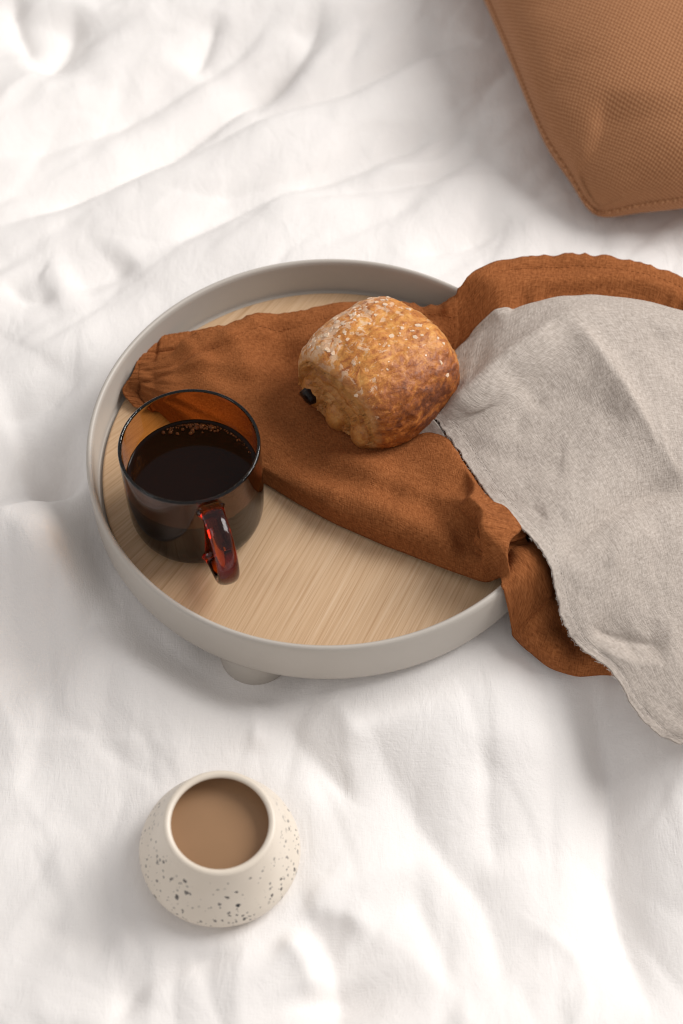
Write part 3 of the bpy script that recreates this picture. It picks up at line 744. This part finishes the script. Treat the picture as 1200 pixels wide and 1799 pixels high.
for k in range(7):
    Zs = S[..., 2].copy()
    S[1:-1, 1:-1, 2] = .4*Zs[1:-1, 1:-1] + .15*(Zs[2:, 1:-1] + Zs[:-2, 1:-1] + Zs[1:-1, 2:] + Zs[1:-1, :-2])
rr = np.hypot(S[..., 0], S[..., 1]); S[..., 2] = np.maximum(S[..., 2], .0625 - np.clip(np.abs(rr - R + .002) - .004, 0, 1)*4.0)
for k in range(8):
    Sn = S.copy(); Sn[1:-1, 1:-1] = .2*S[1:-1, 1:-1] + .2*(S[2:, 1:-1] + S[:-2, 1:-1] + S[1:-1, 2:] + S[1:-1, :-2])
    wgt = np.exp(-((rr - R)/.022)**2)[..., None]; S = S*(1-wgt) + Sn*wgt
for k in range(3):
    Sn = S.copy(); S[1:-1, 1:-1] = .36*Sn[1:-1, 1:-1] + .16*(Sn[2:, 1:-1] + Sn[:-2, 1:-1] + Sn[1:-1, 2:] + Sn[1:-1, :-2])
S += normals(S)*(.0003*fbm(U*48, V*48, 72, 2) + .0006*(np.abs(perlin(U*30 + V*16, V*34, 76)) - .25))[..., None]
RUST_S = S
rust_napkin = thing('rust_napkin', 'rust brown linen napkin folded across the tray and over its edge', 'napkin', (0, 0, 0))
cloth('top_fold', S, RUST, rust_napkin, .0010)
stitch_row('hem_stitches', S, np.abs(d_back - .0120).argmin(1), .0040, .0025, .00026, STITCH_R, rust_napkin, .0009)
T = net_surface(UNDER_NET, 130, 110); Ut, Vt = arc_uv(T)
h = .0012*fbm(Ut*22, Vt*22, 81, 3)
for e, L in ((Vt, .012), (Ut, .012)):
    o_ = Ut if e is Vt else Vt
    h += np.exp(-(e/L)**4)*.0012*pucker(o_, 165, 84, e*18) - .0026*np.exp(-((e-L)/.0014)**2)
T = T + normals(T)*h[..., None]
cloth('under_fold', T, RUST, rust_napkin, .0011)

# ---------------------------------------------------------------- pastry
PC = np.array((0.0352, 0.0505, 0.0385)); PA = math.radians(42)
pastry = thing('chocolate_pastry', 'golden flaky chocolate pastry with sugar flakes lying on the rust napkin', 'pastry', tuple(PC), PA)
LA, WE, HT = .0405, .0500, .0660                     # half length along the roll, half width, height
def section(ang, k=1.0):
    """superellipse cross-section (y, z): flat below, domed above"""
    c, s = np.cos(ang), np.sin(ang)
    y = WE*np.sign(c)*np.abs(c)**.80
    z = np.where(s > 0, .60*HT*np.abs(s)**.88, -.40*HT*np.abs(s)**.60)
    return y, z
NA = 220
ang = np.linspace(0, 2*np.pi, NA, endpoint=False)
rings = []; bakes = []
def noise3(p, q, seed): return fbm(p, q, seed, 3)
NB = 110
for s in np.linspace(-1, 1, NB):
    g = 1 - .17*abs(s)**3 - .07*abs(s)**12                              # a little narrower at the ends
    y, z = section(ang)
    x = np.full(NA, s*LA)
    arc = ang*.045
    d = .0022*fbm(x*38 + 1, np.cos(ang)*1.7 + np.sin(ang)*1.1, 91, 3) + .0010*fbm(x*120, ang*9, 93, 2)
    y, z = y*g, z*g
    z = z + .0035*(1 - s*s)*np.clip(np.sin(ang), 0, 1) - .0015*np.exp(-((y-.012)/.006)**2)*np.clip(np.sin(ang), 0, 1)
    L = np.hypot(y, z) + 1e-9
    rings.append(np.stack([x, y*(1 + d/L), z*(1 + d/L)], -1))
    low = np.clip((np.cos(ang)*-1)*.5 + .0, -1, 1)
    bk = .66 + .75*np.clip(-y/WE - .30, 0, 1) + .25*np.clip(abs(s)-.75, 0, 1) - .4*np.clip(-np.sin(ang) - .2, 0, 1)
    bakes.append(np.stack([bk, np.clip((abs(s)-.90)/.08, 0, 1)*np.ones(NA)*.6, np.clip(y/WE*.9 + .25 - .3*s, -1, 1)], -1))
def cap(sign, base):
    out = []; bo = []
    cy, cz = .006, -.010
    for k in np.linspace(0, 1, 42)[1:]:
        kk = 1 - k
        ring = base.copy()
        lay = kk*6.5 + .6*fbm(np.cos(ang)*2.2, np.sin(ang)*2.2, 97, 2)
        saw = lay - np.floor(lay)
        off = .0010*(1 - kk**2.2) - .0035*np.exp(-((kk - .80)/.13)**2) + .0044*(saw**1.3)*kk**.3 + .0007*fbm(np.cos(ang)*kk*9, np.sin(ang)*kk*9, 99, 2)
        y = cy + (base[:, 1]-cy)*kk; z = cz + (base[:, 2]-cz)*kk
        out.append(np.stack([base[:, 0] + sign*off, y, z], -1))
        bo.append(np.stack([.40 + .55*saw**3, .75 - .55*saw**4, np.full(NA, -1.0)], -1))
    return out, bo
c0, b0 = cap(-1, rings[0]); c1, b1 = cap(1, rings[-1])
allr = c0[::-1] + rings + c1; allb = b0[::-1] + bakes + b1
Vp = np.concatenate(allr); Bp = np.concatenate(allb)
Vp[:, 2] += .40*HT
body = fix_normals(mesh_obj('crust', Vp, grid_faces(len(allr), NA, False, True), CRUST, pastry))
ba = body.data.attributes.new('bake', 'FLOAT_VECTOR', 'POINT'); ba.data.foreach_set('vector', Bp.ravel())

def lobe(y0, z0, ry, rz, xout, seed, bake):
    """rolled inner turn of dough that bulges from the cut end"""
    nr, na = 26, 60
    a = np.linspace(0, 2*np.pi, na, endpoint=False); Vs = []; Bs = []
    for k in np.linspace(0, 1, nr):
        kk = math.cos(k*math.pi/2)**.55 if k < 1 else 0.0
        saw = (k*5 + .5*fbm(np.cos(a)*2, np.sin(a)*2, seed, 2)); saw = saw - np.floor(saw)
        x = -LA + .012 - (xout + .012)*k**.8 - .0013*saw*(1-k)
        d = 1 + .07*fbm(np.cos(a)*1.6 + k*3, np.sin(a)*1.6, seed+1, 3)
        Vs.append(np.stack([x*np.ones(na), y0 + ry*kk*np.cos(a)*d, z0 + rz*kk*np.sin(a)*d], -1))
        Bs.append(np.stack([bake + .35*saw**2, np.full(na, .45), np.full(na, -1.0)], -1))
    o = mesh_obj('dough_roll', np.concatenate(Vs), grid_faces(nr, na, False, True), CRUST, pastry)
    q = o.data.attributes.new('bake', 'FLOAT_VECTOR', 'POINT'); q.data.foreach_set('vector', np.concatenate(Bs).ravel())
lobe(.0235, .0185, .0150, .0180, .0065, 201, .55)
lobe(-.0010, .0165, .0125, .0180, .0085, 204, .50)
lobe(-.0240, .0165, .0130, .0175, .0060, 207, .60)
CHX, CHY, CHZ = .0088, .0225, .0205

# chocolate stick end
V, F = tube([(-LA + .004, CHY, CHZ), (-LA - .005, CHY, CHZ), (-LA - CHX + .0020, CHY, CHZ), (-LA - CHX + .0005, CHY, CHZ - .0003), (-LA - CHX, CHY, CHZ - .0004)],
            lambda q: .0064 if q < .6 else (.0056 if q < .8 else .0010), 20)
V = [(x, y + .0006*math.sin(31*k), z + .0006*math.cos(17*k)) for k, (x, y, z) in enumerate(V)]
mesh_obj('chocolate', V, F, CHOC, pastry)

# sugar flakes on top
from mathutils.bvhtree import BVHTree
bvh = BVHTree.FromPolygons([tuple(v) for v in Vp], grid_faces(len(allr), NA, False, True))
def flake_mesh(seed):
    r = random.Random(seed); n = r.choice((5, 6, 7)); b = bmesh.new()
    top, bot = [], []
    for k in range(n):
        a = 2*math.pi*k/n + r.uniform(-.3, .3); q = r.uniform(.7, 1.15)
        top.append(b.verts.new((q*.78*math.cos(a), q*.78*math.sin(a), r.uniform(.25, .42))))
        bot.append(b.verts.new((q*math.cos(a), q*math.sin(a), -.3)))
    b.faces.new(top); b.faces.new(bot[::-1])
    for k in range(n): b.faces.new((bot[k], bot[(k+1) % n], top[(k+1) % n], top[k]))
    m = bpy.data.meshes.new('sugar_flake'); b.to_mesh(m); b.free(); m.materials.append(SUGAR); return m
FL = [flake_mesh(k) for k in range(7)]
clusters = [(-.020, .026, .009, 34, .6), (.004, .032, .007, 18, .6), (.020, .018, .014, 14, .6), (-.015, -.002, .018, 12, .4), (.015, -.010, .016, 10, .4), (0, 0, .026, 14, .2), (.024, -.014, .007, 8, .5)]
count = 0; small = bmesh.new()
for (cx, cy, sp, n, big) in clusters:
    for k in range(n):
        x = cx + rng.gauss(0, sp); y = cy + rng.gauss(0, sp)
        hit = bvh.ray_cast(Vector((x, y, .2)), Vector((0, 0, -1)))
        if hit[0] is None or abs(hit[1].z) < .25: continue
        nrm = hit[1] if hit[1].z > 0 else -hit[1]
        size = rng.uniform(.0007, .0014) if rng.random() > big else rng.uniform(.0014, .0027)
        q = nrm.to_track_quat('Z', 'Y').to_matrix().to_4x4()
        mt = Matrix.Translation(hit[0]) @ q @ Matrix.Rotation(rng.uniform(0, 6.28), 4, 'Z') @ Matrix.Rotation(rng.uniform(-.25, .25), 4, 'X') \
            @ Matrix.Diagonal((size, size*rng.uniform(.6, 1), size*rng.uniform(.30, .55), 1))
        if size > .0014:
            f = bpy.data.objects.new('sugar_flake', rng.choice(FL)); link(f, pastry); f.matrix_local = mt
        else:
            tmp = bmesh.new(); tmp.from_mesh(rng.choice(FL)); bmesh.ops.transform(tmp, matrix=mt, verts=tmp.verts)
            mm = bpy.data.meshes.new('x'); tmp.to_mesh(mm); tmp.free(); small.from_mesh(mm); bpy.data.meshes.remove(mm)
me = bpy.data.meshes.new('sugar_grains'); small.to_mesh(me); small.free(); me.materials.append(SUGAR)
link(bpy.data.objects.new('sugar_grains', me), pastry, kind='stuff')

# ---------------------------------------------------------------- cushion
cushion = thing('cushion', 'ochre brown woven cushion lying on the duvet', 'cushion', (PILLOW_C[0], PILLOW_C[1], 0), math.radians(12.9))
HS = .2400
def cushion_side(sgn):
    n = 190
    q = np.linspace(-1, 1, n); q = np.sign(q)*(1 - (1-np.abs(q))**1.35)     # finer towards the edges
    u, v = np.meshgrid(q, q, indexing='ij')
    f = 1 - .092*(u*v)**6
    x = HS*u*np.sqrt(1 - .05*v*v)*f; y = HS*v*np.sqrt(1 - .05*u*u)*f
    x = x*(1 - .022*np.exp(-((np.abs(v) - .80)/.13)**2)*u**4); y = y*(1 - .022*np.exp(-((np.abs(u) - .80)/.13)**2)*v**4)          # edges bowed a little, blunt corners
    e = (1-u*u)*(1-v*v)
    seam = .012 + .038*(1 - (u*v)**2)
    prof = np.clip(e, 0, 1)**.34
    z = seam + (sgn*(.078 if sgn > 0 else .060)*prof)
    if sgn > 0:
        h = .006*fbm(x*7, y*7, 111, 2)*prof
        for pts, amp, wl, wr in [([[-0.2332,-0.2067],[-0.2262,-0.1972],[-0.2152,-0.1899],[-0.2037,-0.1792],[-0.1904,-0.1546]], -.009, .007, .024), ([[-0.2337,-0.1357],[-0.2203,-0.1168],[-0.2115,-0.1034]], -.002, .008, .010), ([[-0.1879,-0.2338],[-0.1895,-0.2227],[-0.1816,-0.2091]], -.002, .012, .014)]:
            h += crease(x, y, pts, amp, wl, wr, .3, .3)
        de = np.minimum(HS*(1-np.abs(u)), HS*(1-np.abs(v)))
        h += .0005*np.sin((x+y)*2*np.pi/.034 + 3*perlin(x*12, y*12, 113))*np.exp(-(de/.03)**2)*np.clip(de/.006, 0, 1)
        h -= .0010*np.exp(-((de-.006)/.0026)**2)
        z = z + h*np.clip(de/.004, 0, 1)
    z = np.maximum(z, -.010)
    S = np.stack([x, y, z], -1)
    o = mesh_obj('front_cover' if sgn > 0 else 'back_cover', S.reshape(-1, 3), grid_faces(n, n) if sgn > 0 else [f[::-1] for f in grid_faces(n, n)], CANVAS, cushion)
    mid = np.stack([x, z], -1)[:, n//2]; arc = np.concatenate([[0], np.cumsum(np.linalg.norm(np.diff(mid, axis=0), axis=-1))])
    cu, cv = np.meshgrid(arc - arc[n//2], arc - arc[n//2], indexing='ij')      # the flat square the cover was cut from
    add_uv(o, cu, cv)
    return S
Sc = cushion_side(1); cushion_side(-1)
loop = np.concatenate([Sc[:, 0], Sc[-1, 1:], Sc[-2::-1, -1], Sc[0, -2:0:-1]])
V, F = tube([tuple(p) for p in loop], .0016, 8, True)
sm = mesh_obj('seam', V, F, CANVAS, cushion)
add_uv(sm, np.array(V)[:, 0], np.array(V)[:, 1])
